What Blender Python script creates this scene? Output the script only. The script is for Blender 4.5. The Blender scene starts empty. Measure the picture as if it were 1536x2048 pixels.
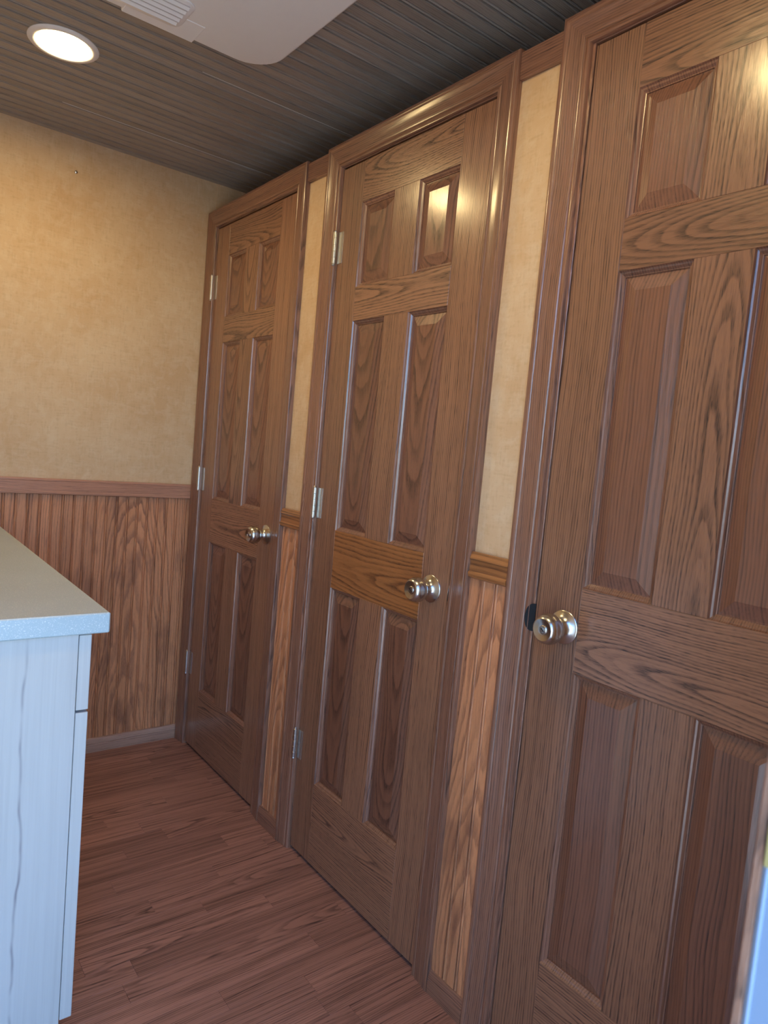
import bpy, bmesh, math, random
from mathutils import Vector, Matrix

# ------------------------------------------------------------------ camera, sky, exposure
sc = bpy.context.scene
COL = sc.collection
cam_d = bpy.data.cameras.new('camera')
cam = bpy.data.objects.new('camera', cam_d)
COL.objects.link(cam)
RT = Vector((0.78942193, -0.60740098, 0.08875284))
UP = Vector((-0.0188422, 0.12053881, 0.99252978))
FW = Vector((0.61356172, 0.78519707, -0.0837112))
cam.matrix_world = Matrix(((RT.x, UP.x, -FW.x, -1.1084), (RT.y, UP.y, -FW.y, -0.1906),
                           (RT.z, UP.z, -FW.z, 1.2383), (0, 0, 0, 1)))
cam_d.sensor_fit = 'HORIZONTAL'
cam_d.sensor_width = 36.0
cam_d.lens = 1390.87 / 1536 * 36.0
cam_d.clip_start = 0.01
sc.cycles.max_bounces = 8
sc.cycles.diffuse_bounces = 5
sc.cycles.glossy_bounces = 3
sc.cycles.caustics_reflective = False
cam_d.dof.use_dof = True
cam_d.dof.focus_distance = 1.65
cam_d.dof.aperture_fstop = 9.0
sc.camera = cam

world = bpy.data.worlds.new('sky')
sc.world = world
world.use_nodes = True
wn = world.node_tree
wn.nodes.clear()
w_out = wn.nodes.new('ShaderNodeOutputWorld')
w_bg = wn.nodes.new('ShaderNodeBackground')
w_sky = wn.nodes.new('ShaderNodeTexSky')
w_sky.sky_type = 'NISHITA'
w_sky.sun_disc = False
w_sky.sun_elevation = math.radians(38)
w_sky.sun_rotation = math.radians(20)
w_sky.air_density = 1.0
w_sky.dust_density = 1.0
w_bg.inputs['Strength'].default_value = 0.50
w_wb = wn.nodes.new('ShaderNodeMix')          # the camera's warm white balance turns daylight blue
w_wb.data_type = 'RGBA'
w_wb.blend_type = 'MULTIPLY'
w_wb.inputs[0].default_value = 1.0
w_wb.inputs[7].default_value = (0.63, 0.88, 1.20, 1.0)
wn.links.new(w_sky.outputs[0], w_wb.inputs[6])
wn.links.new(w_wb.outputs[2], w_bg.inputs['Color'])
wn.links.new(w_bg.outputs[0], w_out.inputs['Surface'])

sc.view_settings.view_transform = 'Standard'
sc.view_settings.look = 'None'
sc.view_settings.gamma = 1.0
sc.view_settings.use_curve_mapping = False
sc.view_settings.exposure = 1.65

sun_d = bpy.data.lights.new('sun', 'SUN')
sun_d.energy = 16.0
sun_d.color = (0.74, 0.88, 1.06)
sun_d.angle = math.radians(0.53)
sun = bpy.data.objects.new('sun', sun_d)
COL.objects.link(sun)
sun.location = (-6, 4, 9)
sun.rotation_euler = Vector((6.0, -2.2, -7.0)).to_track_quat('-Z', 'Y').to_euler()

LAMP_STRENGTH = 42.0

rng = random.Random(7)

# ------------------------------------------------------------------ measured layout (metres)
FAR = 2.489        # far wall
CEIL = 2.2238
XL = -1.42         # left wall
XB = 1.00          # back wall of the stalls
FRONT = -0.010     # inside face of the entrance wall
PTOP = 2.090       # top of the partition that carries the doors
DOORS = [          # far edge, near edge, lift
    (2.403, 1.806, 0.0),
    (1.552, 0.956, 0.0),
    (0.704, 0.108, 0.010),
]
ZT = 2.032
CASW = 0.064
REV = 0.004


# ------------------------------------------------------------------ materials
def srgb(r, g, b):
    def f(c):
        c /= 255.0
        return c / 12.92 if c <= 0.04045 else ((c + 0.055) / 1.055) ** 2.4
    return (f(r), f(g), f(b), 1.0)


class NT:
    def __init__(self, name):
        self.m = bpy.data.materials.new(name)
        self.m.use_nodes = True
        self.t = self.m.node_tree
        self.t.nodes.clear()
        self.out = self.t.nodes.new('ShaderNodeOutputMaterial')
        self.b = self.t.nodes.new('ShaderNodeBsdfPrincipled')
        self.t.links.new(self.b.outputs[0], self.out.inputs['Surface'])

    def n(self, kind, **kw):
        o = self.t.nodes.new(kind)
        for k, v in kw.items():
            setattr(o, k, v)
        return o

    def set(self, sock, v):
        if hasattr(v, 'is_output') or isinstance(v, bpy.types.NodeSocket):
            self.t.links.new(v, sock)
        else:
            sock.default_value = v

    def math(self, op, a, b=0.0, c=0.0, clamp=False):
        o = self.n('ShaderNodeMath', operation=op, use_clamp=clamp)
        self.set(o.inputs[0], a)
        self.set(o.inputs[1], b)
        self.set(o.inputs[2], c)
        return o.outputs[0]

    def scale(self, v, s):
        o = self.n('ShaderNodeVectorMath', operation='MULTIPLY')
        self.set(o.inputs[0], v)
        self.set(o.inputs[1], s)
        return o.outputs[0]

    def noise(self, v, s=1.0, detail=2.0, rough=0.5, dist=0.0):
        o = self.n('ShaderNodeTexNoise')
        self.set(o.inputs['Vector'], v)
        o.inputs['Scale'].default_value = s
        o.inputs['Detail'].default_value = detail
        o.inputs['Roughness'].default_value = rough
        o.inputs['Distortion'].default_value = dist
        return o.outputs[0]

    def ramp(self, v, stops, interp='LINEAR'):
        o = self.n('ShaderNodeValToRGB')
        o.color_ramp.interpolation = interp
        e = o.color_ramp.elements
        while len(e) < len(stops):
            e.new(0.5)
        for i, (p, c) in enumerate(stops):
            e[i].position = p
            e[i].color = c if isinstance(c, tuple) else (c, c, c, 1)
        self.set(o.inputs[0], v)
        return o.outputs[0]

    def mix(self, f, a, b, blend='MIX'):
        o = self.n('ShaderNodeMix', data_type='RGBA', blend_type=blend)
        self.set(o.inputs[0], f)
        self.set(o.inputs[6], a)
        self.set(o.inputs[7], b)
        return o.outputs[2]

    def bump(self, h, dist, strength=1.0):
        o = self.n('ShaderNodeBump')
        o.inputs['Strength'].default_value = strength
        o.inputs['Distance'].default_value = dist
        self.set(o.inputs['Height'], h)
        self.t.links.new(o.outputs[0], self.b.inputs['Normal'])


def wood(name, light, dark, spacing=0.006, rings=0.62, pores=0.5, warp=0.03, rough=0.33, tone=0.16,
         spec=0.5, bump=0.00035, wig=0.3, blotch=None, porescale=1.0, coat=0.85, streak=0.3, fineamt=0.55):
    """Stained oak. Reads the grain frame stored on each board: (across, depth, along) in metres."""
    m = NT(name)
    at = m.n('ShaderNodeAttribute', attribute_name='gr').outputs['Vector']
    sep = m.n('ShaderNodeSeparateXYZ')
    m.set(sep.inputs[0], at)
    a, d, l = sep.outputs
    lw = m.n('ShaderNodeTexNoise')
    m.set(lw.inputs['Vector'], m.scale(at, (5.0, 5.0, 1.8)))
    lw.inputs['Scale'].default_value = 1.0
    lw.inputs['Detail'].default_value = 1.5
    lsep = m.n('ShaderNodeSeparateColor')
    m.set(lsep.inputs[0], lw.outputs['Color'])
    lo, lo2, tn = lsep.outputs
    wa = m.math('MULTIPLY_ADD', m.math('SUBTRACT', lo, 0.5), warp * 2, a)
    wd = m.math('MULTIPLY_ADD', m.math('SUBTRACT', lo2, 0.5), warp * 2, d)
    r = m.math('SQRT', m.math('ADD', m.math('MULTIPLY', wa, wa), m.math('MULTIPLY', wd, wd)))
    jit = m.noise(m.scale(at, (70.0, 70.0, 9.0)), 1.0, 1.0)
    ring = m.math('ADD', m.math('DIVIDE', r, spacing), m.math('MULTIPLY', m.math('SUBTRACT', jit, 0.5), wig * 2))
    fr = m.math('FRACT', ring)
    fl = m.math('FLOOR', ring)
    wnz = m.n('ShaderNodeTexWhiteNoise', noise_dimensions='1D')
    m.set(wnz.inputs['W'], fl)
    vary = m.math('MULTIPLY_ADD', wnz.outputs['Value'], 0.65, 0.35)
    ew = m.ramp(fr, [(0.0, 0.10), (0.10, 0.95), (0.30, 0.75), (0.62, 0.12), (1.0, 0.06)])
    ew = m.math('MULTIPLY', ew, vary)
    pn = m.noise(m.scale(at, (850.0 * porescale, 850.0 * porescale, 24.0)), 1.0, 1.0, 0.6)
    pore = m.ramp(pn, [(0.50, 0.0), (0.66, 1.0)])
    fine = m.noise(m.scale(at, (260.0, 260.0, 7.0)), 1.0, 2.0, 0.6)
    pm = m.math('MULTIPLY', pore, m.math('MULTIPLY_ADD', ew, 0.75, 0.30))
    mask = m.math('ADD', m.math('MULTIPLY', ew, rings), m.math('MULTIPLY', pm, pores), clamp=True)
    mask = m.math('ADD', mask, m.math('MULTIPLY', m.math('SUBTRACT', fine, 0.5), fineamt), clamp=True)
    sn = m.noise(m.scale(at, (120.0, 120.0, 2.4)), 1.0, 1.5, 0.55)
    mask = m.math('ADD', mask, m.math('MULTIPLY', m.math('SUBTRACT', sn, 0.5), streak * 2), clamp=True)
    base = m.mix(mask, light, dark)
    oi = m.n('ShaderNodeObjectInfo')
    k = m.math('ADD', m.math('MULTIPLY_ADD', m.math('SUBTRACT', tn, 0.5), tone * 1.6, 1.0),
               m.math('MULTIPLY', m.math('SUBTRACT', oi.outputs['Random'], 0.5), tone * 1.4))
    comb = m.n('ShaderNodeCombineXYZ')
    for i in range(3):
        m.set(comb.inputs[i], k)
    o = m.n('ShaderNodeVectorMath', operation='MULTIPLY')
    m.set(o.inputs[0], base)
    m.set(o.inputs[1], comb.outputs[0])
    colr = o.outputs[0]
    if blotch:
        bn = m.ramp(m.noise(m.scale(at, (16.0, 16.0, 5.0)), 1.0, 3.0, 0.6), [(0.54, 0.0), (0.66, 1.0)])
        colr = m.mix(m.math('MULTIPLY', bn, blotch[0]), colr, blotch[1])
    m.set(m.b.inputs['Base Color'], colr)
    m.set(m.b.inputs['Roughness'], m.math('MULTIPLY_ADD', mask, 0.22, rough))
    m.b.inputs['Specular IOR Level'].default_value = spec
    m.b.inputs['Coat Weight'].default_value = coat
    m.b.inputs['Coat Roughness'].default_value = 0.19
    m.bump(m.math('MULTIPLY', m.math('ADD', m.math('MULTIPLY', pore, 0.6), fine), -1.0), bump, 0.8)
    return m.m


def plain(name, color, rough=0.5, metal=0.0, noise_amt=0.0, noise_scale=40.0, bump=0.0):
    m = NT(name)
    tc = m.n('ShaderNodeTexCoord').outputs['Object']
    nz = m.noise(tc, noise_scale, 3.0)
    dk = tuple(c * (1 - noise_amt) for c in color[:3]) + (1,)
    m.set(m.b.inputs['Base Color'], m.mix(nz, color, dk))
    m.b.inputs['Roughness'].default_value = rough
    m.b.inputs['Metallic'].default_value = metal
    if bump:
        m.bump(nz, bump)
    return m.m


M = {}
M['door'] = wood('stained_oak_door', srgb(155, 111, 84), srgb(50, 31, 26), 0.0056, 0.72, 0.62, wig=0.24)
M['panel'] = wood('stained_oak_panel', srgb(134, 91, 70), srgb(50, 31, 27), 0.0062, 0.64, 0.42, wig=0.24)
M['trim'] = wood('stained_oak_trim', srgb(149, 106, 84), srgb(56, 35, 30), 0.0048, 0.62, 0.60)
M['chair'] = wood('oak_chair_rail', srgb(190, 136, 108), srgb(84, 54, 44), 0.005, 0.55, 0.5, coat=0.3)
M['rail'] = wood('golden_oak_rail', srgb(174, 115, 68), srgb(74, 44, 28), 0.010, 0.75, 0.40)
M['wains'] = wood('stained_oak_plywood', srgb(214, 148, 103), srgb(88, 47, 38), 0.0090, 0.62, 0.30, warp=0.034, wig=0.42,
                  rough=0.42, blotch=(0.40, srgb(98, 58, 47)), coat=0.2, streak=0.14, fineamt=0.35)
M['ceil'] = wood('dark_stained_ceiling_wood', srgb(160, 152, 144), srgb(92, 85, 80), 0.005, 0.35, 0.4, rough=0.45, coat=0.2, streak=0.12)
M['base'] = wood('pale_oak_baseboard', srgb(178, 140, 118), srgb(92, 62, 52), 0.005, 0.6, 0.5, coat=0.2)
M['floor'] = wood('reddish_laminate', srgb(172, 126, 108), srgb(54, 33, 31), 0.0050, 0.62, 0.35, warp=0.02, rough=0.38, bump=0.00012,
                  tone=0.20, coat=0.15, streak=0.85)
M['groove'] = plain('dark_seam', srgb(34, 22, 18), 0.7)
M['nickel'] = plain('satin_nickel', (0.60, 0.58, 0.55, 1), 0.24, 1.0, 0.05, 200)
M['steel'] = plain('hinge_nickel', (0.66, 0.64, 0.60, 1), 0.28, 1.0, 0.05, 200)
M['black'] = plain('dark_bronze_steel', (0.012, 0.012, 0.014, 1), 0.6, 0.0, 0.1, 80)
M['black'].node_tree.nodes['Principled BSDF'].inputs['Specular IOR Level'].default_value = 0.2
M['plastic'] = plain('white_plastic', srgb(236, 236, 236), 0.45, 0.0, 0.03, 30, 0.0002)
M['recess'] = plain('grey_plastic_recess', srgb(205, 205, 207), 0.55)
M['white'] = plain('white_paint_edge', srgb(225, 222, 215), 0.6)
M['alu'] = plain('white_metal_frame', srgb(120, 136, 156), 0.35, 0.0, 0.04, 25)
M['brass'] = plain('brass_latch', (0.62, 0.56, 0.25, 1), 0.35, 0.8)
M['ground'] = plain('outside_gravel', srgb(150, 146, 138), 0.9, 0.0, 0.4, 60)


def mat_paper():
    m = NT('mottled_tan_wallpaper')
    tc = m.n('ShaderNodeTexCoord').outputs['Object']
    v = m.scale(tc, (1.0, 1.0, 1.0))
    n1 = m.noise(v, 5.0, 4.0, 0.6)
    n2 = m.noise(v, 26.0, 4.0, 0.65, 0.6)
    n3 = m.noise(m.scale(tc, (160.0, 160.0, 28.0)), 1.0, 2.0)
    n4 = m.noise(m.scale(tc, (28.0, 28.0, 160.0)), 1.0, 2.0)
    c = m.mix(m.ramp(n1, [(0.35, 0.0), (0.65, 1.0)]), srgb(210, 174, 132), srgb(219, 188, 149))
    c = m.mix(m.math('MULTIPLY', m.ramp(n2, [(0.46, 0.0), (0.66, 1.0)]), 0.32), c, srgb(229, 209, 178))
    f = m.math('MULTIPLY', m.math('ADD', n3, n4), 0.5)
    c = m.mix(m.math('MULTIPLY', m.ramp(f, [(0.5, 0.0), (0.7, 1.0)]), 0.35), c, srgb(184, 148, 105))
    m.set(m.b.inputs['Base Color'], c)
    m.b.inputs['Roughness'].default_value = 0.62
    m.b.inputs['Specular IOR Level'].default_value = 0.3
    m.bump(f, 0.0002)
    return m.m


def mat_counter():
    m = NT('speckled_grey_stone')
    tc = m.n('ShaderNodeTexCoord').outputs['Object']
    n1 = m.noise(tc, 6.0, 4.0, 0.6)
    sp = m.noise(tc, 420.0, 2.0, 0.7)
    c = m.mix(n1, srgb(180, 196, 200), srgb(160, 176, 180))
    c = m.mix(m.ramp(sp, [(0.58, 0.0), (0.72, 1.0)]), c, srgb(232, 232, 228))
    m.set(m.b.inputs['Base Color'], c)
    m.b.inputs['Roughness'].default_value = 0.34
    m.bump(sp, 0.00015)
    return m.m


def mat_laminate():
    """Pale whitewashed wood with faint vertical streaks and one wandering dark check."""
    m = NT('whitewashed_wood_laminate')
    tc = m.n('ShaderNodeTexCoord').outputs['Object']
    st = m.noise(m.scale(tc, (90.0, 90.0, 1.6)), 1.0, 4.0, 0.65, 0.4)
    lo = m.noise(m.scale(tc, (7.0, 7.0, 1.2)), 1.0, 3.0, 0.5)
    c = m.mix(m.ramp(st, [(0.3, 0.0), (0.75, 1.0)]), srgb(194, 193, 188), srgb(178, 176, 172))
    c = m.mix(m.math('MULTIPLY', m.ramp(lo, [(0.45, 0.0), (0.7, 1.0)]), 0.5), c, srgb(202, 201, 198))
    sep = m.n('ShaderNodeSeparateXYZ')
    m.set(sep.inputs[0], tc)
    wob = m.noise(m.scale(tc, (0.0, 0.0, 3.2)), 1.0, 3.0, 0.55)
    dx = m.math('ABSOLUTE', m.math('ADD', m.math('SUBTRACT', sep.outputs[0], 0.240),
                                   m.math('MULTIPLY', m.math('SUBTRACT', wob, 0.5), 0.05)))
    crack = m.ramp(dx, [(0.0, 1.0), (0.0008, 0.75), (0.0022, 0.0)])
    brk = m.ramp(m.noise(m.scale(tc, (0.0, 0.0, 9.0)), 1.0, 2.0), [(0.38, 0.15), (0.6, 1.0)])
    c = m.mix(m.math('MULTIPLY', m.math('MULTIPLY', crack, brk), 0.85), c, srgb(120, 112, 118))
    m.set(m.b.inputs['Base Color'], c)
    m.b.inputs['Roughness'].default_value = 0.5
    return m.m


def mat_lamp():
    m = NT('glowing_lens')
    m.b.inputs['Base Color'].default_value = (0.9, 0.88, 0.8, 1)
    m.b.inputs['Emission Color'].default_value = (1.0, 0.73, 0.34, 1)
    m.b.inputs['Emission Strength'].default_value = LAMP_STRENGTH
    return m.m


M['paper'] = mat_paper()
M['counter'] = mat_counter()
M['laminate'] = mat_laminate()
M['lens'] = mat_lamp()


# ------------------------------------------------------------------ object helpers
def link(o, parent=None):
    COL.objects.link(o)
    if parent is not None:
        o.parent = parent
    return o


def wloc(o):
    v = Vector(o.location)
    while o.parent:
        o = o.parent
        v += o.location
    return v


def empty(name, loc, label, category=None, kind=None, group=None):
    o = bpy.data.objects.new(name, None)
    o.empty_display_size = 0.05
    o.location = loc
    link(o)
    tag(o, label, category, kind, group)
    return o


def tag(o, label, category=None, kind=None, group=None):
    o['label'] = label
    if category:
        o['category'] = category
    if kind:
        o['kind'] = kind
    if group:
        o['group'] = group
    return o


def finish(name, verts, faces, mat, parent=None, gr=None, smooth=False, origin=None):
    """verts in world space; the object's origin goes to the middle of its underside."""
    xs, ys, zs = zip(*verts)
    c = Vector(((min(xs) + max(xs)) / 2, (min(ys) + max(ys)) / 2, min(zs))) if origin is None else Vector(origin)
    me = bpy.data.meshes.new(name)
    me.from_pydata([tuple(Vector(v) - c) for v in verts], [], faces)
    if gr is not None:
        at = me.attributes.new('gr', 'FLOAT_VECTOR', 'POINT')
        at.data.foreach_set('vector', [x for g in gr for x in g])
    me.materials.append(M[mat] if isinstance(mat, str) else mat)
    bm = bmesh.new()
    bm.from_mesh(me)
    bmesh.ops.recalc_face_normals(bm, faces=bm.faces)
    bm.to_mesh(me)
    bm.free()
    if smooth:
        me.shade_smooth()
        me.set_sharp_from_angle(angle=math.radians(38))
    o = bpy.data.objects.new(name, me)
    link(o, parent)
    o.location = c - (wloc(parent) if parent else Vector())
    return o


def chamfer_box(p0, p1, b):
    """box with every edge chamfered by b -> verts, faces"""
    bm = bmesh.new()
    bmesh.ops.create_cube(bm, size=1.0)
    s = [abs(p1[i] - p0[i]) for i in range(3)]
    c = [(p1[i] + p0[i]) / 2 for i in range(3)]
    for v in bm.verts:
        v.co = Vector((v.co.x * s[0] + c[0], v.co.y * s[1] + c[1], v.co.z * s[2] + c[2]))
    if b > 0:
        bmesh.ops.bevel(bm, geom=list(bm.edges), offset=min(b, min(s) * 0.45), segments=1, affect='EDGES', profile=0.5)
    bm.verts.index_update()
    vs = [tuple(v.co) for v in bm.verts]
    fs = [[v.index for v in f.verts] for f in bm.faces]
    bm.free()
    return vs, fs


def grain(verts, along, across, depth, off=None, slope=0.0, flat=None):
    """grain frame: off = (across, depth, along) offset from the pith in metres"""
    if off is None:
        if flat is None:
            flat = rng.random() < 0.35
        if flat:
            off = (rng.uniform(-0.02, 0.02), rng.uniform(0.03, 0.07), rng.uniform(-40, 40))
            slope = slope or rng.choice((-1, 1)) * rng.uniform(0.03, 0.06)
        else:
            off = (rng.choice((-1, 1)) * rng.uniform(0.12, 0.3), rng.uniform(0.0, 0.12), rng.uniform(-40, 40))
            slope = slope or rng.uniform(-0.012, 0.012)
    mid = [(min(v[i] for v in verts) + max(v[i] for v in verts)) / 2 for i in range(3)]
    return [(v[across] - mid[across] + off[0], v[depth] - mid[depth] + off[1] + (v[along] - mid[along]) * slope,
             v[along] - mid[along] + off[2]) for v in verts]


def board(name, p0, p1, mat, parent, along, across, depth, bev=0.0012, **kw):
    vs, fs = chamfer_box(p0, p1, bev)
    return finish(name, vs, fs, mat, parent, grain(vs, along, across, depth, **kw))


def block(name, p0, p1, mat, parent=None, bev=0.0):
    vs, fs = chamfer_box(p0, p1, bev)
    return finish(name, vs, fs, mat, parent)


def boxes(name, lst, mat, parent=None):
    vs, fs = [], []
    for p0, p1 in lst:
        v, f = chamfer_box(p0, p1, 0)
        fs += [[i + len(vs) for i in q] for q in f]
        vs += v
    return finish(name, vs, fs, mat, parent)


def sweep(name, prof, start, end, wdir, tdir, mat, parent, m0=0.0, m1=0.0, **kw):
    """profile points (w, t) swept from start to end; m0/m1 shift the ends along the run by w*m (mitres)"""
    S, E = Vector(start), Vector(end)
    W, T = Vector(wdir), Vector(tdir)
    L = (E - S).normalized()
    n = len(prof)
    vs, gr = [], []
    off = kw.get('off')
    slope = kw.get('slope', 0.0)
    if off is None:
        off = (rng.choice((-1, 1)) * rng.uniform(0.10, 0.28), rng.uniform(0.0, 0.12), rng.uniform(-40, 40))
        slope = rng.uniform(-0.015, 0.015)
    for base, m, s in ((S, m0, 0.0), (E, m1, (E - S).length)):
        for w, t in prof:
            vs.append(tuple(base + W * w + T * t + L * (m * w)))
            al = s + m * w
            gr.append((w + off[0], t + off[1] + al * slope, al + off[2]))
    fs = [[i, (i + 1) % n, n + (i + 1) % n, n + i] for i in range(n)]
    fs += [list(range(n))[::-1], list(range(n, 2 * n))]
    return finish(name, vs, fs, mat, parent, gr, smooth=kw.get('smooth', False))


def lathe(name, prof, centre, axis, mat, parent, seg=40, smooth=True):
    """profile (r, h): h runs along axis from centre"""
    A = Vector(axis).normalized()
    U = A.orthogonal().normalized()
    V = A.cross(U)
    C = Vector(centre)
    vs, fs = [], []
    ringsi = []
    for r, h in prof:
        if r < 1e-6:
            ringsi.append([len(vs)])
            vs.append(tuple(C + A * h))
        else:
            ids = []
            for k in range(seg):
                t = 2 * math.pi * k / seg
                ids.append(len(vs))
                vs.append(tuple(C + A * h + (U * math.cos(t) + V * math.sin(t)) * r))
            ringsi.append(ids)
    for a, b in zip(ringsi, ringsi[1:]):
        if len(a) == 1 and len(b) == 1:
            continue
        for k in range(seg):
            k2 = (k + 1) % seg
            if len(a) == 1:
                fs.append([a[0], b[k], b[k2]])
            elif len(b) == 1:
                fs.append([a[k], b[0], a[k2]])
            else:
                fs.append([a[k], b[k], b[k2], a[k2]])
    return finish(name, vs, fs, mat, parent, smooth=smooth)


# ------------------------------------------------------------------ the setting
ground = block('ground', (-14, -14, -0.62), (8, 14, -0.55), 'ground')
tag(ground, 'pale gravel ground outside the entrance', kind='structure')

# floor: sub-floor slab with planks laid across the room
floor = block('floor', (XL - 0.1, -0.09, -0.10), (XB + 0.1, FAR + 0.1, -0.005), 'groove')
tag(floor, 'reddish brown wood plank floor', kind='structure')
PW = 0.0637
row0 = 1.46 - math.floor((1.46 + 0.09) / PW) * PW
fixed = {0: [-0.4475], -1: [-0.333], -3: [-0.556, 0.05], -5: [-0.149], -6: [-0.42], 5: [-0.297], 3: [-0.155],
         2: [-0.05, -0.51], 1: [-0.241], -7: [-0.232], -4: [-0.594, -0.02]}
y = row0 - PW
fr_rng = random.Random(3)
while y < FAR:
    k = round((y - 1.46) / PW)
    cuts = sorted(fixed.get(k, []))
    if not cuts:
        cuts = [fr_rng.uniform(-0.7, 0.0)]
    x = cuts[0]
    while x > XL + 0.55:
        x -= fr_rng.uniform(0.42, 0.6)
        cuts.append(x)
    x = max(cuts)
    while x < XB - 0.5:
        x += fr_rng.uniform(0.42, 0.6)
        cuts.append(x)
    cuts = [XL] + sorted(c for c in cuts if XL + 0.05 < c < XB - 0.05) + [XB]
    ya, yb = max(y, -0.09), min(y + PW, FAR)
    if yb - ya > 0.01:
        for xa, xb in zip(cuts, cuts[1:]):
            fl = fr_rng.random() < 0.22
            vs, fs = chamfer_box((xa + 0.0002, ya + 0.0002, -0.005), (xb - 0.0002, yb - 0.0002, 0.0), 0.0003)
            if fl:
                off = (fr_rng.uniform(-0.02, 0.02), fr_rng.uniform(0.03, 0.07), fr_rng.uniform(-30, 30))
                sl = fr_rng.choice((-1, 1)) * fr_rng.uniform(0.02, 0.05)
            else:
                off = (fr_rng.choice((-1, 1)) * fr_rng.uniform(0.08, 0.25), fr_rng.uniform(0, 0.1), fr_rng.uniform(-30, 30))
                sl = fr_rng.uniform(-0.02, 0.02)
            finish('plank', vs, fs, 'floor', floor, grain(vs, 0, 1, 2, off, sl))
    y += PW

# walls
wall_far = block('wall_far', (XL - 0.08, FAR, 0.0), (XB + 0.08, FAR + 0.08, CEIL + 0.01), 'paper')
tag(wall_far, 'far wall of mottled tan wallpaper above oak beadboard', kind='structure')
wall_left = block('wall_left', (XL - 0.08, -0.09, 0.0), (XL, FAR, CEIL + 0.01), 'paper')
tag(wall_left, 'left side wall of mottled tan wallpaper behind the vanity', kind='structure')
wall_back = block('wall_back', (XB, -0.09, 0.0), (XB + 0.08, FAR, CEIL + 0.01), 'paper')
tag(wall_back, 'back wall behind the three stall doors', kind='structure')
JX = -0.612        # entrance opening, right jamb face
JL = -1.370
wall_front = boxes('wall_front', [((JX + 0.02, -0.09, 0), (XB, FRONT, CEIL + 0.01)), ((XL, -0.09, 0), (JL - 0.02, FRONT, CEIL + 0.01)),
                                  ((JL - 0.02, -0.09, 2.05), (JX + 0.02, FRONT, CEIL + 0.01))], 'paper')
tag(wall_front, 'entrance wall around the open doorway beside the nearest oak door', kind='structure')

segs = []
ed = FAR
for ya, yb, up in DOORS:
    segs.append(((0.0, ya + 0.024, 0), (0.09, ed, PTOP)))
    segs.append(((0.0, yb - 0.024, ZT + up + 0.024), (0.09, ya + 0.024, PTOP)))
    ed = yb - 0.024
segs.append(((0.0, FRONT, 0), (0.09, ed, PTOP)))
wall_right = boxes('wall_right', segs, 'paper')
tag(wall_right, 'partition wall holding the three oak doors, tan wallpaper above beadboard', kind='structure')

# ceiling: slab with beadboard strips running across the room
ceiling = block('ceiling', (XL - 0.08, -0.09, CEIL + 0.008), (XB + 0.08, FAR + 0.08, CEIL + 0.08), 'groove')
tag(ceiling, 'dark stained beadboard ceiling', kind='structure')
CP = 0.042


def bead_profile(p, th=0.006, bead=0.0056, gw=0.0024, gd=0.0054):
    """flat strip, then a round bead set between two narrow steep-sided grooves"""
    q = p - bead - 2 * gw
    b = q + gw
    e = b + bead
    return [(0.0, 0.0), (0.0, th - 0.0006), (0.0006, th), (q - 0.0006, th), (q, th - 0.0006), (q + gw * 0.15, th - gd), (q + gw * 0.85, th - gd),
            (b, th - 0.0022), (b + bead * 0.2, th - 0.0008), (b + bead * 0.5, th), (b + bead * 0.8, th - 0.0008), (e, th - 0.0022),
            (e + gw * 0.15, th - gd), (p - 0.0001, th - gd), (p - 0.0001, 0.0)]


y = 1.120 - 30 * CP
crng = random.Random(11)
while y < FAR - 0.002:
    if y > -0.09:
        w = min(CP, FAR - y)
        prof = bead_profile(CP, 0.008, 0.0060, 0.0042, 0.0078) if w > CP - 1e-4 else [(0, 0), (0, 0.008), (w, 0.008), (w, 0)]
        sweep('beadboard_strip', prof, (XL, y, CEIL + 0.008), (XB, y, CEIL + 0.008), (0, 1, 0), (0, 0, -1), 'ceil', ceiling,
              off=(crng.choice((-1, 1)) * crng.uniform(0.06, 0.2), crng.uniform(0, 0.1), crng.uniform(-30, 30)),
              slope=crng.uniform(-0.02, 0.02))
    y += CP
for (x0, x1, yy) in ((-0.36, 0.16, 1.738), (-0.60, 0.12, 2.243)):
    block('paint_seam', (x0, yy, CEIL - 0.0004), (x1, yy + 0.0009, CEIL + 0.001), 'white', ceiling)

# wainscot on the far wall
RAIL_T, RAIL_B = 1.045, 0.989
BP = 0.0382
x = -0.6713 - 19 * BP
k = 0
while x < -0.012:
    x0, x1 = max(x, XL), min(x + BP, -0.001)
    if x1 - x0 > 0.01:
        prof = bead_profile(BP) if x1 - x0 > BP - 1e-4 else [(0, 0), (0, 0.006), (x1 - x0, 0.006), (x1 - x0, 0)]
        sweep('beadboard_strip', prof, (x0, FAR, 0.0), (x0, FAR, RAIL_B + 0.01), (1, 0, 0), (0, -1, 0), 'wains', wall_far,
              off=((x0 + 0.22) if x0 > -0.45 else (x0 + 0.62), 0.055, 3.0), slope=0.075 if x0 > -0.45 else -0.06)
    x += BP

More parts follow.
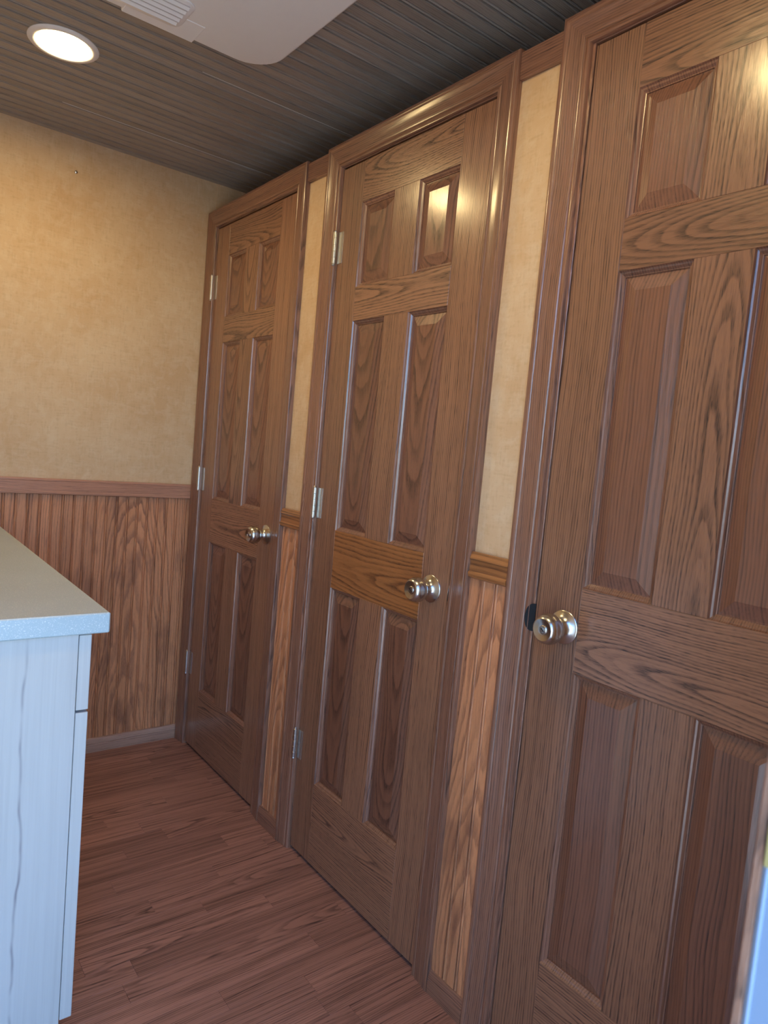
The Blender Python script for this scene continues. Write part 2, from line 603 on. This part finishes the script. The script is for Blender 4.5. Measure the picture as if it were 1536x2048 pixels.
CHAIR_FLAT = [(0, 0), (0, 0.011), (0.002, 0.0125), (0.009, 0.0125), (0.011, 0.0115), (0.046, 0.0115), (0.048, 0.0125),
              (0.053, 0.0125), (0.056, 0.011), (0.056, 0)]
t = sweep('trim_chair_rail', CHAIR_FLAT, (XL, FAR - 0.005, RAIL_B), (-0.001, FAR - 0.005, RAIL_B), (0, 0, 1), (0, -1, 0), 'chair', None,
          off=(0.14, 0.03, 5.0), slope=0.01)
t.name = 'trim_4'
tag(t, 'oak chair rail between wallpaper and beadboard on the far wall', kind='structure')
BASEP = [(0, 0), (0, 0.0125), (0.030, 0.0125), (0.033, 0.0110), (0.036, 0.0120), (0.046, 0.0095), (0.052, 0.0070), (0.055, 0.004), (0.055, 0)]
t = sweep('baseboard_far', BASEP, (XL, FAR - 0.005, 0.0), (-0.001, FAR - 0.005, 0.0), (0, 0, 1), (0, -1, 0), 'base', None,
          off=(0.10, 0.05, 9.0), slope=0.012)
tag(t, 'pale oak baseboard under the far beadboard', kind='structure')

# thin papered batten where the partition meets the far wall
block('corner_batten', (0.020, FAR - 0.0025, PTOP + 0.002), (0.072, FAR + 0.001, CEIL), 'paper', wall_far, 0.0006)

# ------------------------------------------------------------------ door frames
CASING = [(0, 0), (0, 0.0065), (0.0015, 0.0085), (0.006, 0.0095), (0.0105, 0.0088), (0.0115, 0.0078), (0.0130, 0.0098), (0.0145, 0.0108),
          (0.022, 0.0112), (0.032, 0.0118), (0.042, 0.0132), (0.0490, 0.0150), (0.0505, 0.0140), (0.0520, 0.0155), (0.0550, 0.0168),
          (0.0600, 0.0170), (0.0628, 0.0158), (0.0640, 0.0135), (0.064, 0)]
FRAME_LABELS = ['oak frame and casing around the farthest door', 'oak frame and casing around the middle door',
                'oak frame and casing around the nearest door']
frames = []
for i, (ya, yb, up) in enumerate(DOORS):
    f = empty('trim_%d' % (i + 1), (0.0, (ya + yb) / 2, 0.0), FRAME_LABELS[i], kind='structure')
    frames.append(f)
    zt = ZT + up
    zc = zt + REV
    g = 0.0025
    # jambs
    board('jamb', (0.0, ya + g, 0.0), (0.088, ya + 0.022, zt + 0.020), 'trim', f, 2, 1, 0)
    board('jamb', (0.0, yb - 0.022, 0.0), (0.088, yb - g, zt + 0.020), 'trim', f, 2, 1, 0)
    board('head_jamb', (0.0, yb - g, zt + g), (0.088, ya + g, zt + 0.020), 'trim', f, 1, 2, 0)
    # door stops
    board('door_stop', (0.040, ya - 0.010, 0.0), (0.070, ya + g, zt), 'trim', f, 2, 1, 0)
    board('door_stop', (0.040, yb - g, 0.0), (0.070, yb + 0.010, zt), 'trim', f, 2, 1, 0)
    board('door_stop', (0.040, yb + 0.010, zt - 0.010), (0.070, ya - 0.010, zt + g), 'trim', f, 1, 2, 0)
    # casing, mitred at the head
    r = REV + (0.004 if i == 2 else 0.0)
    sweep('side_casing', CASING, (0, ya + r, 0.0), (0, ya + r, zc), (0, 1, 0), (-1, 0, 0), 'trim', f, 0, 1.0, smooth=True)
    sweep('side_casing', CASING, (0, yb - REV, 0.0), (0, yb - REV, zc), (0, -1, 0), (-1, 0, 0), 'trim', f, 0, 1.0, smooth=True)
    sweep('head_casing', CASING, (0, ya + r, zc), (0, yb - REV, zc), (0, 0, 1), (-1, 0, 0), 'trim', f, -1.0, 1.0, smooth=True)

# strike plates on the latch side of each frame
for i, (yy, zz) in enumerate(((DOORS[0][1], 0.931), (DOORS[1][1], 0.930))):
    prof = []
    vs, fs = [], []
    n = 10
    for k in range(n + 1):
        a = math.pi * k / n
        z = zz + 0.024 * math.cos(a)
        q = 0.011 * math.sin(a) ** 0.6
        vs += [(0.004, yy - 0.0020, z), (0.004, yy - 0.0005, z), (-0.0095 * math.sin(a) ** 0.6 - 0.0, yy - 0.0045, z), (-0.0095 * math.sin(a) ** 0.6, yy - 0.003, z)]
    for k in range(n):
        b = k * 4
        for p, q in ((0, 1), (1, 3), (3, 2), (2, 0)):
            fs.append([b + p, b + q, b + 4 + q, b + 4 + p])
    fs += [[0, 1, 3, 2], [4 * n, 4 * n + 1, 4 * n + 3, 4 * n + 2]]
    o = finish('strike_plate', vs, fs, 'steel', frames[i])
    o['label'] = 'thin nickel strike lip'
# nearest door: dark half-moon strike lip bent out over the casing
ya3 = DOORS[2][0]
vs, fs = [], []
n = 16
for k in range(n + 1):
    a = math.pi * k / n
    z = 0.9355 + 0.0285 * math.cos(a)
    w = 0.0165 * math.sin(a) ** 0.7
    for s in (0.0, 0.5, 1.0):
        yy = ya3 - 0.001 + w * s
        xx = 0.001 - 0.0125 * (w * s / 0.0165) ** 1.0
        vs += [(xx, yy, z), (xx - 0.0013, yy, z)]
for k in range(n):
    b = k * 6
    for p, q in ((0, 2), (2, 4), (4, 5), (5, 3), (3, 1), (1, 0)):
        fs.append([b + p, b + q, b + 6 + q, b + 6 + p])
o = finish('strike_plate', vs, fs, 'black', frames[2])
o['label'] = 'black half-moon strike lip'

# ------------------------------------------------------------------ doors
ST = 0.104
MUL = 0.100
ZR = [0.012, 0.252, 0.842, 1.008, 1.596, 1.690, 1.918, ZT - 0.002]
DT = 0.035
DX = 0.0015


def raised_panel(door, y0, y1, z0, z1, off, slope):
    """opening y0<y1, z0<z1 in the door face; sticking then a raised field with sloped margins"""
    g = 0.0
    lv = [(0.000, 0.0000), (0.002, 0.0035), (0.005, 0.0050), (0.0085, 0.0090), (0.010, 0.0095)]
    vs, fs = [], []

    def ringv(ins, dep):
        b = len(vs)
        vs.extend([(DX + dep, y0 + ins, z0 + ins), (DX + dep, y1 - ins, z0 + ins), (DX + dep, y1 - ins, z1 - ins), (DX + dep, y0 + ins, z1 - ins)])
        return b
    # sticking
    for a in range(4):
        pass
    rs = [ringv(*q) for q in lv]
    for a, b in zip(rs, rs[1:]):
        for k in range(4):
            fs.append([a + k, a + (k + 1) % 4, b + (k + 1) % 4, b + k])
    # the mould's back so it is a closed strip of wood
    bk = ringv(0.010, 0.020)
    bo = ringv(0.000, 0.020)
    for a, b in ((rs[-1], bk), (bk, bo), (bo, rs[0])):
        for k in range(4):
            fs.append([a + k, a + (k + 1) % 4, b + (k + 1) % 4, b + k])
    gr = [(v[1] - y0 + 0.17, v[0], v[2] + off[2]) for v in vs]
    st = finish('sticking', vs, fs, 'trim', door, gr)
    # field
    vs, fs = [], []
    lv = [(0.0085, 0.0120), (0.012, 0.0120), (0.036, 0.0040), (0.0375, 0.0034)]
    rs = [ringv(*q) for q in lv]
    for a, b in zip(rs, rs[1:]):
        for k in range(4):
            fs.append([a + k, a + (k + 1) % 4, b + (k + 1) % 4, b + k])
    fs.append([rs[-1] + k for k in range(4)])
    bk = ringv(0.0085, 0.022)
    for k in range(4):
        fs.append([rs[0] + k, rs[0] + (k + 1) % 4, bk + (k + 1) % 4, bk + k])
    fs.append([bk + k for k in range(4)])
    ym, zm = (y0 + y1) / 2, (z0 + z1) / 2
    gr = [(v[1] - ym + off[0], v[0] + off[1] + (v[2] - zm) * slope, v[2] - zm + off[2]) for v in vs]
    return finish('panel', vs, fs, 'panel', door, gr)


DOOR_LABELS = ['farthest of the three six-panel oak doors, in the corner by the far wall',
               'middle six-panel oak door with golden lock rail and nickel knob',
               'nearest six-panel oak door with a nickel knob on its left side']
RAIL_SPEC = {   # (door, rail): material, offset, slope
    (1, 1): ('rail', (0.012, 0.05, 2.0), 0.06),
    (1, 3): ('door', (-0.03, 0.045, 6.0), 0.075),
    (2, 1): ('door', (0.045, 0.03, 4.3), 0.06),
    (2, 2): ('door', (0.004, 0.05, 8.0), 0.05),
    (0, 1): ('door', (0.02, 0.05, 1.0), 0.04),
}


def make_hinge(door, yy, zz):
    h = finish('hinge', *chamfer_box((DX - 0.0022, yy - 0.027, zz - 0.0445), (DX + 0.0002, yy - 0.0045, zz + 0.0445), 0.0006), 'steel', door)
    prof = [(0.0, -0.0495), (0.003, -0.0490), (0.0045, -0.0465), (0.0040, -0.0450)]
    for k in range(5):
        a, b = -0.0445 + k * 0.0178, -0.0445 + (k + 1) * 0.0178
        prof += [(0.0052, a + 0.0002), (0.0060, a + 0.0008), (0.0060, b - 0.0008), (0.0052, b - 0.0002)]
    prof += [(0.0040, 0.0450), (0.0045, 0.0465), (0.003, 0.0490), (0.0, 0.0495)]
    lathe('hinge_pin', prof, (-0.0085, yy + 0.002, zz), (0, 0, 1), 'steel', h, 16)
    return h


def make_knob(door, yy, zz):
    c = (DX, yy, zz)
    ax = (-1, 0, 0)
    k = lathe('door_knob', [(0.0, 0.012), (0.0132, 0.012), (0.0130, 0.0225), (0.0140, 0.0245), (0.0205, 0.0270), (0.0260, 0.0320), (0.0290, 0.0385),
                            (0.0299, 0.0445), (0.0292, 0.0510), (0.0274, 0.0562), (0.0276, 0.0568), (0.0256, 0.0610), (0.0226, 0.0642),
                            (0.0210, 0.0652), (0.0194, 0.0648), (0.0130, 0.0630), (0.0096, 0.0622), (0.0, 0.0620)], c, ax, 'nickel', door, 48)
    lathe('rosette', [(0.0, 0.0), (0.0330, 0.0), (0.0332, 0.0020), (0.0322, 0.0032), (0.0308, 0.0036), (0.0298, 0.0042), (0.0240, 0.0072), (0.0195, 0.0108),
                      (0.0165, 0.0150), (0.0150, 0.0190), (0.0146, 0.0230), (0.0130, 0.0234)], c, ax, 'nickel', k, 48)
    cy = lathe('lock_button', [(0.0086, 0.0618), (0.0086, 0.0632), (0.0078, 0.0640), (0.0072, 0.0642), (0.0067, 0.0630), (0.0058, 0.0629), (0.0054, 0.0645), (0.0, 0.0649)],
               c, ax, 'nickel', k, 28)
    # turn slot across the button
    d = 0.0009
    s = 0.0046
    u, v = 0.80, 0.60
    vs = []
    for h in (0.0640, 0.06505):
        for a, b in ((s, d), (-s, d), (-s, -d), (s, -d)):
            vs.append((DX - h, yy + a * u - b * v, zz + a * v + b * u))
    finish('turn_slot', vs, [[0, 1, 2, 3], [4, 5, 6, 7], [0, 1, 5, 4], [1, 2, 6, 5], [2, 3, 7, 6], [3, 0, 4, 7]], 'black', k)
    return k


drng = random.Random(21)
for i, (ya, yb, up) in enumerate(DOORS):
    d = empty('door_%d' % (i + 1), (DX, (ya + yb) / 2, 0.0), DOOR_LABELS[i], kind='structure')
    z = [q + up for q in ZR]
    if i == 2:
        z[0] = 0.016
    # stiles run full height; rails between them; mullions between rails
    mat = 'door'
    for (s0, s1) in ((ya - ST, ya), (yb, yb + ST)):
        off = (drng.choice((-1, 1)) * drng.uniform(0.05, 0.16), drng.uniform(0.02, 0.09), drng.uniform(-40, 40))
        board('stile', (DX, s0 + 0.0001, z[0]), (DX + DT, s1 - 0.0001, z[7]), mat, d, 2, 1, 0, bev=0.0009, off=off, slope=drng.uniform(-0.02, 0.02))
    for k in range(4):
        spec = RAIL_SPEC.get((i, k))
        mt, off, sl = spec if spec else (mat, (drng.uniform(-0.08, 0.08), drng.uniform(0.03, 0.07), drng.uniform(-40, 40)), drng.choice((-1, 1)) * drng.uniform(0.02, 0.05))
        board('rail', (DX, yb + ST + 0.0001, z[2 * k]), (DX + DT, ya - ST - 0.0001, z[2 * k + 1]), mt, d, 1, 2, 0, bev=0.0005, off=off, slope=sl)
    ym = (ya + yb) / 2
    for k in range(3):
        off = (drng.uniform(-0.05, 0.05), drng.uniform(0.04, 0.09), drng.uniform(-40, 40))
        if i == 1 or k == 0:
            off = (drng.choice((-1, 1)) * drng.uniform(0.08, 0.16), off[1], off[2])
        board('mullion', (DX, ym - MUL / 2, z[2 * k + 1] + 0.0001), (DX + DT, ym + MUL / 2, z[2 * k + 2] - 0.0001), mat, d, 2, 1, 0, bev=0.0005, off=off,
              slope=drng.choice((-1, 1)) * drng.uniform(0.02, 0.04))
        for (p0, p1) in ((yb + ST, ym - MUL / 2), (ym + MUL / 2, ya - ST)):
            if i == 2:
                off = (drng.choice((-1, 1)) * drng.uniform(0.06, 0.14), drng.uniform(0.02, 0.06), drng.uniform(-40, 40))
                sl = drng.uniform(-0.015, 0.015)
            else:
                off = (drng.uniform(-0.012, 0.012), drng.uniform(0.085, 0.105), drng.uniform(-40, 40))
                sl = -drng.uniform(0.06, 0.09)
            raised_panel(d, p0, p1, z[2 * k + 1], z[2 * k + 2], off, sl)
    if i < 2:
        make_knob(d, yb + (0.066 if i == 1 else 0.048), 0.928 if i == 1 else 0.935)
        for zz in (1.811, 1.076, 0.337):
            make_hinge(d, ya + (0.004 if i == 1 else 0.010), zz)
    else:
        make_knob(d, ya - 0.072, 0.934)

# ------------------------------------------------------------------ narrow wall strips between the doors
CHAIR = [(0, 0), (0, 0.0085), (0.003, 0.0125), (0.010, 0.0140), (0.014, 0.0130), (0.0155, 0.0100), (0.034, 0.0085), (0.040, 0.0100), (0.0425, 0.0125),
         (0.0445, 0.0115), (0.054, 0.0085), (0.058, 0.0065), (0.058, 0)]
HEADP = [(0, 0), (0, 0.0085), (0.0015, 0.010), (0.018, 0.010), (0.019, 0.0092), (0.020, 0.010), (0.054, 0.010), (0.056, 0.0085), (0.056, 0)]
STRIPS = []
for (dn, df, up) in ((0, 1, 0.0), (1, 2, 0.002)):
    STRIPS.append((DOORS[df][0] + REV + (0.004 if df == 2 else 0) + CASW, DOORS[dn][1] - REV - CASW, up))
n_trim = 5
names = ['between the farthest and middle doors', 'between the middle and nearest doors']
for i, (y0, y1, up) in enumerate(STRIPS):
    # beadboard
    yy = y0
    c = y0 + (0.5 if i == 0 else 0.42) * (y1 - y0)
    while yy < y1 - 0.004:
        w = min(BP, y1 - yy)
        prof = bead_profile(BP) if w > BP - 1e-4 else [(0, 0), (0, 0.006), (w, 0.006), (w, 0)]
        sweep('beadboard_strip', prof, (0, yy, 0.0), (0, yy, 0.99), (0, 1, 0), (-1, 0, 0), 'wains', wall_right,
              off=(yy - c + 0.01, 0.05, 11.0 + i * 3), slope=0.075)
        yy += BP
    t = sweep('r', CHAIR, (-0.003, y0 + 0.0005, 0.981 + up), (-0.003, y1 - 0.0005, 0.981 + up), (0, 0, 1), (-1, 0, 0), 'rail', None, smooth=True)
    t.name = 'trim_%d' % n_trim
    n_trim += 1
    tag(t, 'short golden oak chair rail ' + names[i], kind='structure')
    t = sweep('r', HEADP, (0, y0 + 0.0005, 2.038), (0, y1 - 0.0005, 2.038), (0, 0, 1), (-1, 0, 0), 'trim', None)
    t.name = 'trim_%d' % n_trim
    n_trim += 1
    tag(t, 'flat oak head board above the wallpaper strip ' + names[i], kind='structure')
    t = sweep('r', BASEP, (-0.003, y0 + 0.0005, 0.0), (-0.003, y1 - 0.0005, 0.0), (0, 0, 1), (-1, 0, 0), 'trim', None)
    t.name = ('baseboard_strip_far', 'baseboard_strip_near')[i]
    tag(t, 'short oak baseboard ' + names[i], kind='structure')

# ------------------------------------------------------------------ entrance frame at the right edge
ef = empty('trim_%d' % n_trim, (JX, -0.05, 0.0), 'oak and white metal frame of the entrance doorway, blurred at right edge', kind='structure')
board('jamb', (JX, -0.0055, 0.0), (JX + 0.020, FRONT + 0.012, 2.05), 'trim', ef, 2, 1, 0, bev=0.0015)
sweep('side_casing', CASING, (JX + 0.004, FRONT, 0.0), (JX + 0.004, FRONT, 2.054), (1, 0, 0), (0, 1, 0), 'trim', ef, 0, 1.0, smooth=True)
sweep('head_casing', CASING, (JX + 0.004, FRONT, 2.054), (JL - 0.004, FRONT, 2.054), (0, 0, 1), (0, 1, 0), 'trim', ef, -1.0, 1.0, smooth=True)
sweep('metal_frame', [(0, 0), (0, 0.001), (0.003, 0.003), (0.0045, 0.001), (0.070, 0.001), (0.085, 0.001), (0.085, 0)][::1], (JX + 0.001, -0.0057, 0.0),
      (JX + 0.001, -0.0057, 2.05), (0, -1, 0), (-1, 0, 0), 'alu', ef)
block('metal_post', (JX + 0.001, -0.0907, 0.0), (JX + 0.0195, -0.0057, 2.05), 'alu', ef)
block('latch_plate', (JX - 0.0035, -0.0125, 0.985), (JX + 0.001, -0.0065, 1.05), 'brass', ef, 0.0008)
block('metal_post', (JL - 0.0195, -0.0907, 0.0), (JL, FRONT + 0.012, 2.05), 'alu', ef)
block('metal_head', (JL - 0.0195, -0.0907, 2.035), (JX + 0.0005, FRONT, 2.0495), 'alu', ef)

# ------------------------------------------------------------------ vanity
XC, YC, ZCN = -0.709, 1.1216, 0.8966
vs, fs = chamfer_box((XL + 0.002, YC, ZCN - 0.0385), (XC, FAR - 0.014, ZCN), 0.0022)
ct = finish('countertop', vs, fs, 'counter')
tag(ct, 'grey speckled stone countertop on the pale vanity', 'countertop')
units = [(YC + 0.012, 1.795), (1.798, FAR - 0.016)]
lab = ['pale whitewashed vanity cabinet with the exposed end panel', 'pale whitewashed vanity cabinet against the far wall, behind the near one']
ztop = ZCN - 0.0387
for i, (y0, y1) in enumerate(units):
    v = empty('vanity_cabinet', ((XL - 0.76) / 2, (y0 + y1) / 2, 0.0), lab[i], 'cabinet', group='vanity cabinets under the stone countertop')
    boxes('body', [((XL + 0.004, y0 + 0.018, 0.095), (-0.7625, y1, ztop)), ((XL + 0.004, y0 + 0.018, 0.0), (-0.84, y1, 0.095))], 'laminate', v)
    if i == 0:
        block('end_panel', (XL + 0.004, y0, 0.0), (-0.7605, y0 + 0.0178, ztop), 'laminate', v, 0.0006)
    block('drawer_front', (-0.7590, y0 + 0.001, 0.7095), (-0.7370, y1 - 0.001, ztop - 0.004), 'laminate', v, 0.0010)
    block('cabinet_door', (-0.7590, y0 + 0.001, 0.088), (-0.7370, y1 - 0.001, 0.7045), 'laminate', v, 0.0010)

# ------------------------------------------------------------------ ceiling lights
def ceiling_light(x, y, label):
    e = empty('ceiling_light', (x, y, CEIL), label, 'ceiling light', group='round ceiling lights')
    c = (x, y, CEIL)
    lathe('trim_ring', [(0.0700, 0.0), (0.0860, 0.0), (0.0862, 0.0015), (0.0840, 0.0040), (0.0770, 0.0060), (0.0700, 0.0058), (0.0672, 0.0040), (0.0672, 0.0)],
          c, (0, 0, -1), 'plastic', e, 56)
    lathe('lens', [(0.0670, 0.0005), (0.0670, 0.0030), (0.0560, 0.0042), (0.0300, 0.0050), (0.0, 0.0052)], c, (0, 0, -1), 'lens', e, 56)
    return e


ceiling_light(-0.678, 1.888, 'round glowing ceiling light with a pale trim ring')
ceiling_light(-0.640, 0.640, 'round ceiling light out of frame above the nearest door')

# ------------------------------------------------------------------ ceiling air conditioner
ac = empty('ceiling_air_conditioner', (-0.57, 1.22, CEIL), 'white plastic air conditioner shroud with louvred vents on the ceiling', 'air conditioner')


def rrect(x0, x1, y0, y1, r, n=10):
    pts = []
    for cx, cy, a0 in ((x1 - r, y1 - r, 0), (x0 + r, y1 - r, 90), (x0 + r, y0 + r, 180), (x1 - r, y0 + r, 270)):
        for k in range(n + 1):
            a = math.radians(a0 + 90 * k / n)
            pts.append((cx + r * math.cos(a), cy + r * math.sin(a)))
    return pts


def stack(name, layers, mat, parent, smooth=True):
    vs, fs = [], []
    n = len(layers[0][0])
    for pts, z in layers:
        vs += [(px, py, z) for px, py in pts]
    for a in range(len(layers) - 1):
        for k in range(n):
            fs.append([a * n + k, a * n + (k + 1) % n, (a + 1) * n + (k + 1) % n, (a + 1) * n + k])
    fs.append(list(range(n)))
    fs.append(list(range((len(layers) - 1) * n, len(layers) * n)))
    return finish(name, vs, fs, mat, parent, smooth=smooth)


AX0, AX1, AY0, AY1 = -0.870, -0.280, 0.925, 1.515
zb = CEIL - 0.055
lay = [(rrect(AX0 + 0.012, AX1 - 0.012, AY0 + 0.012, AY1 - 0.012, 0.080), CEIL),
       (rrect(AX0 + 0.006, AX1 - 0.006, AY0 + 0.006, AY1 - 0.006, 0.085), CEIL - 0.03)]
for k in range(7):
    a = math.radians(90 * k / 6)
    s = 0.008 * (1 - math.cos(a))
    lay.append((rrect(AX0 + s, AX1 - s, AY0 + s, AY1 - s, 0.092 - s), zb + 0.008 - 0.008 * math.sin(a)))
stack('shroud', lay, 'plastic', ac)
# duct tab that pokes out on the far side
block('outlet_tab', (-0.640, 1.44, zb - 0.0012), (-0.474, 1.523, zb + 0.020), 'plastic', ac, 0.002)
for gx0, gx1, gy0, gy1 in ((-0.700, -0.520, 1.375, 1.492), (-0.700, -0.520, 0.95, 1.06)):
    stack('vent_recess', [(rrect(gx0, gx1, gy0, gy1, 0.022, 6), zb + 0.004), (rrect(gx0, gx1, gy0, gy1, 0.022, 6), zb - 0.0016),
                          (rrect(gx0 + 0.002, gx1 - 0.002, gy0 + 0.002, gy1 - 0.002, 0.020, 6), zb - 0.0026)], 'plastic', ac)
    yy = gy1 - 0.016
    while yy > gy0 + 0.012:
        sweep('slat', [(0.0, 0.0), (0.0, 0.0035), (0.003, 0.0050), (0.010, 0.0010), (0.010, 0.0)], (gx0 + 0.014, yy, zb - 0.0022), (gx1 - 0.012, yy, zb - 0.0022),
              (0, -1, 0), (0, 0, -1), 'plastic', ac)
        block('vent_slot', (gx0 + 0.014, yy - 0.0135, zb - 0.0030), (gx1 - 0.012, yy - 0.0100, zb + 0.001), 'recess', ac)
        yy -= 0.0185

# ------------------------------------------------------------------ small things
sw = lathe('wall_screw', [(0.0, 0.0), (0.0052, 0.0), (0.0050, 0.0014), (0.0028, 0.0030), (0.0, 0.0034)], (-0.495, FAR, 2.110), (0, -1, 0), 'steel', None, 16)
tag(sw, 'small screw head in the wallpaper near the ceiling', 'screw')
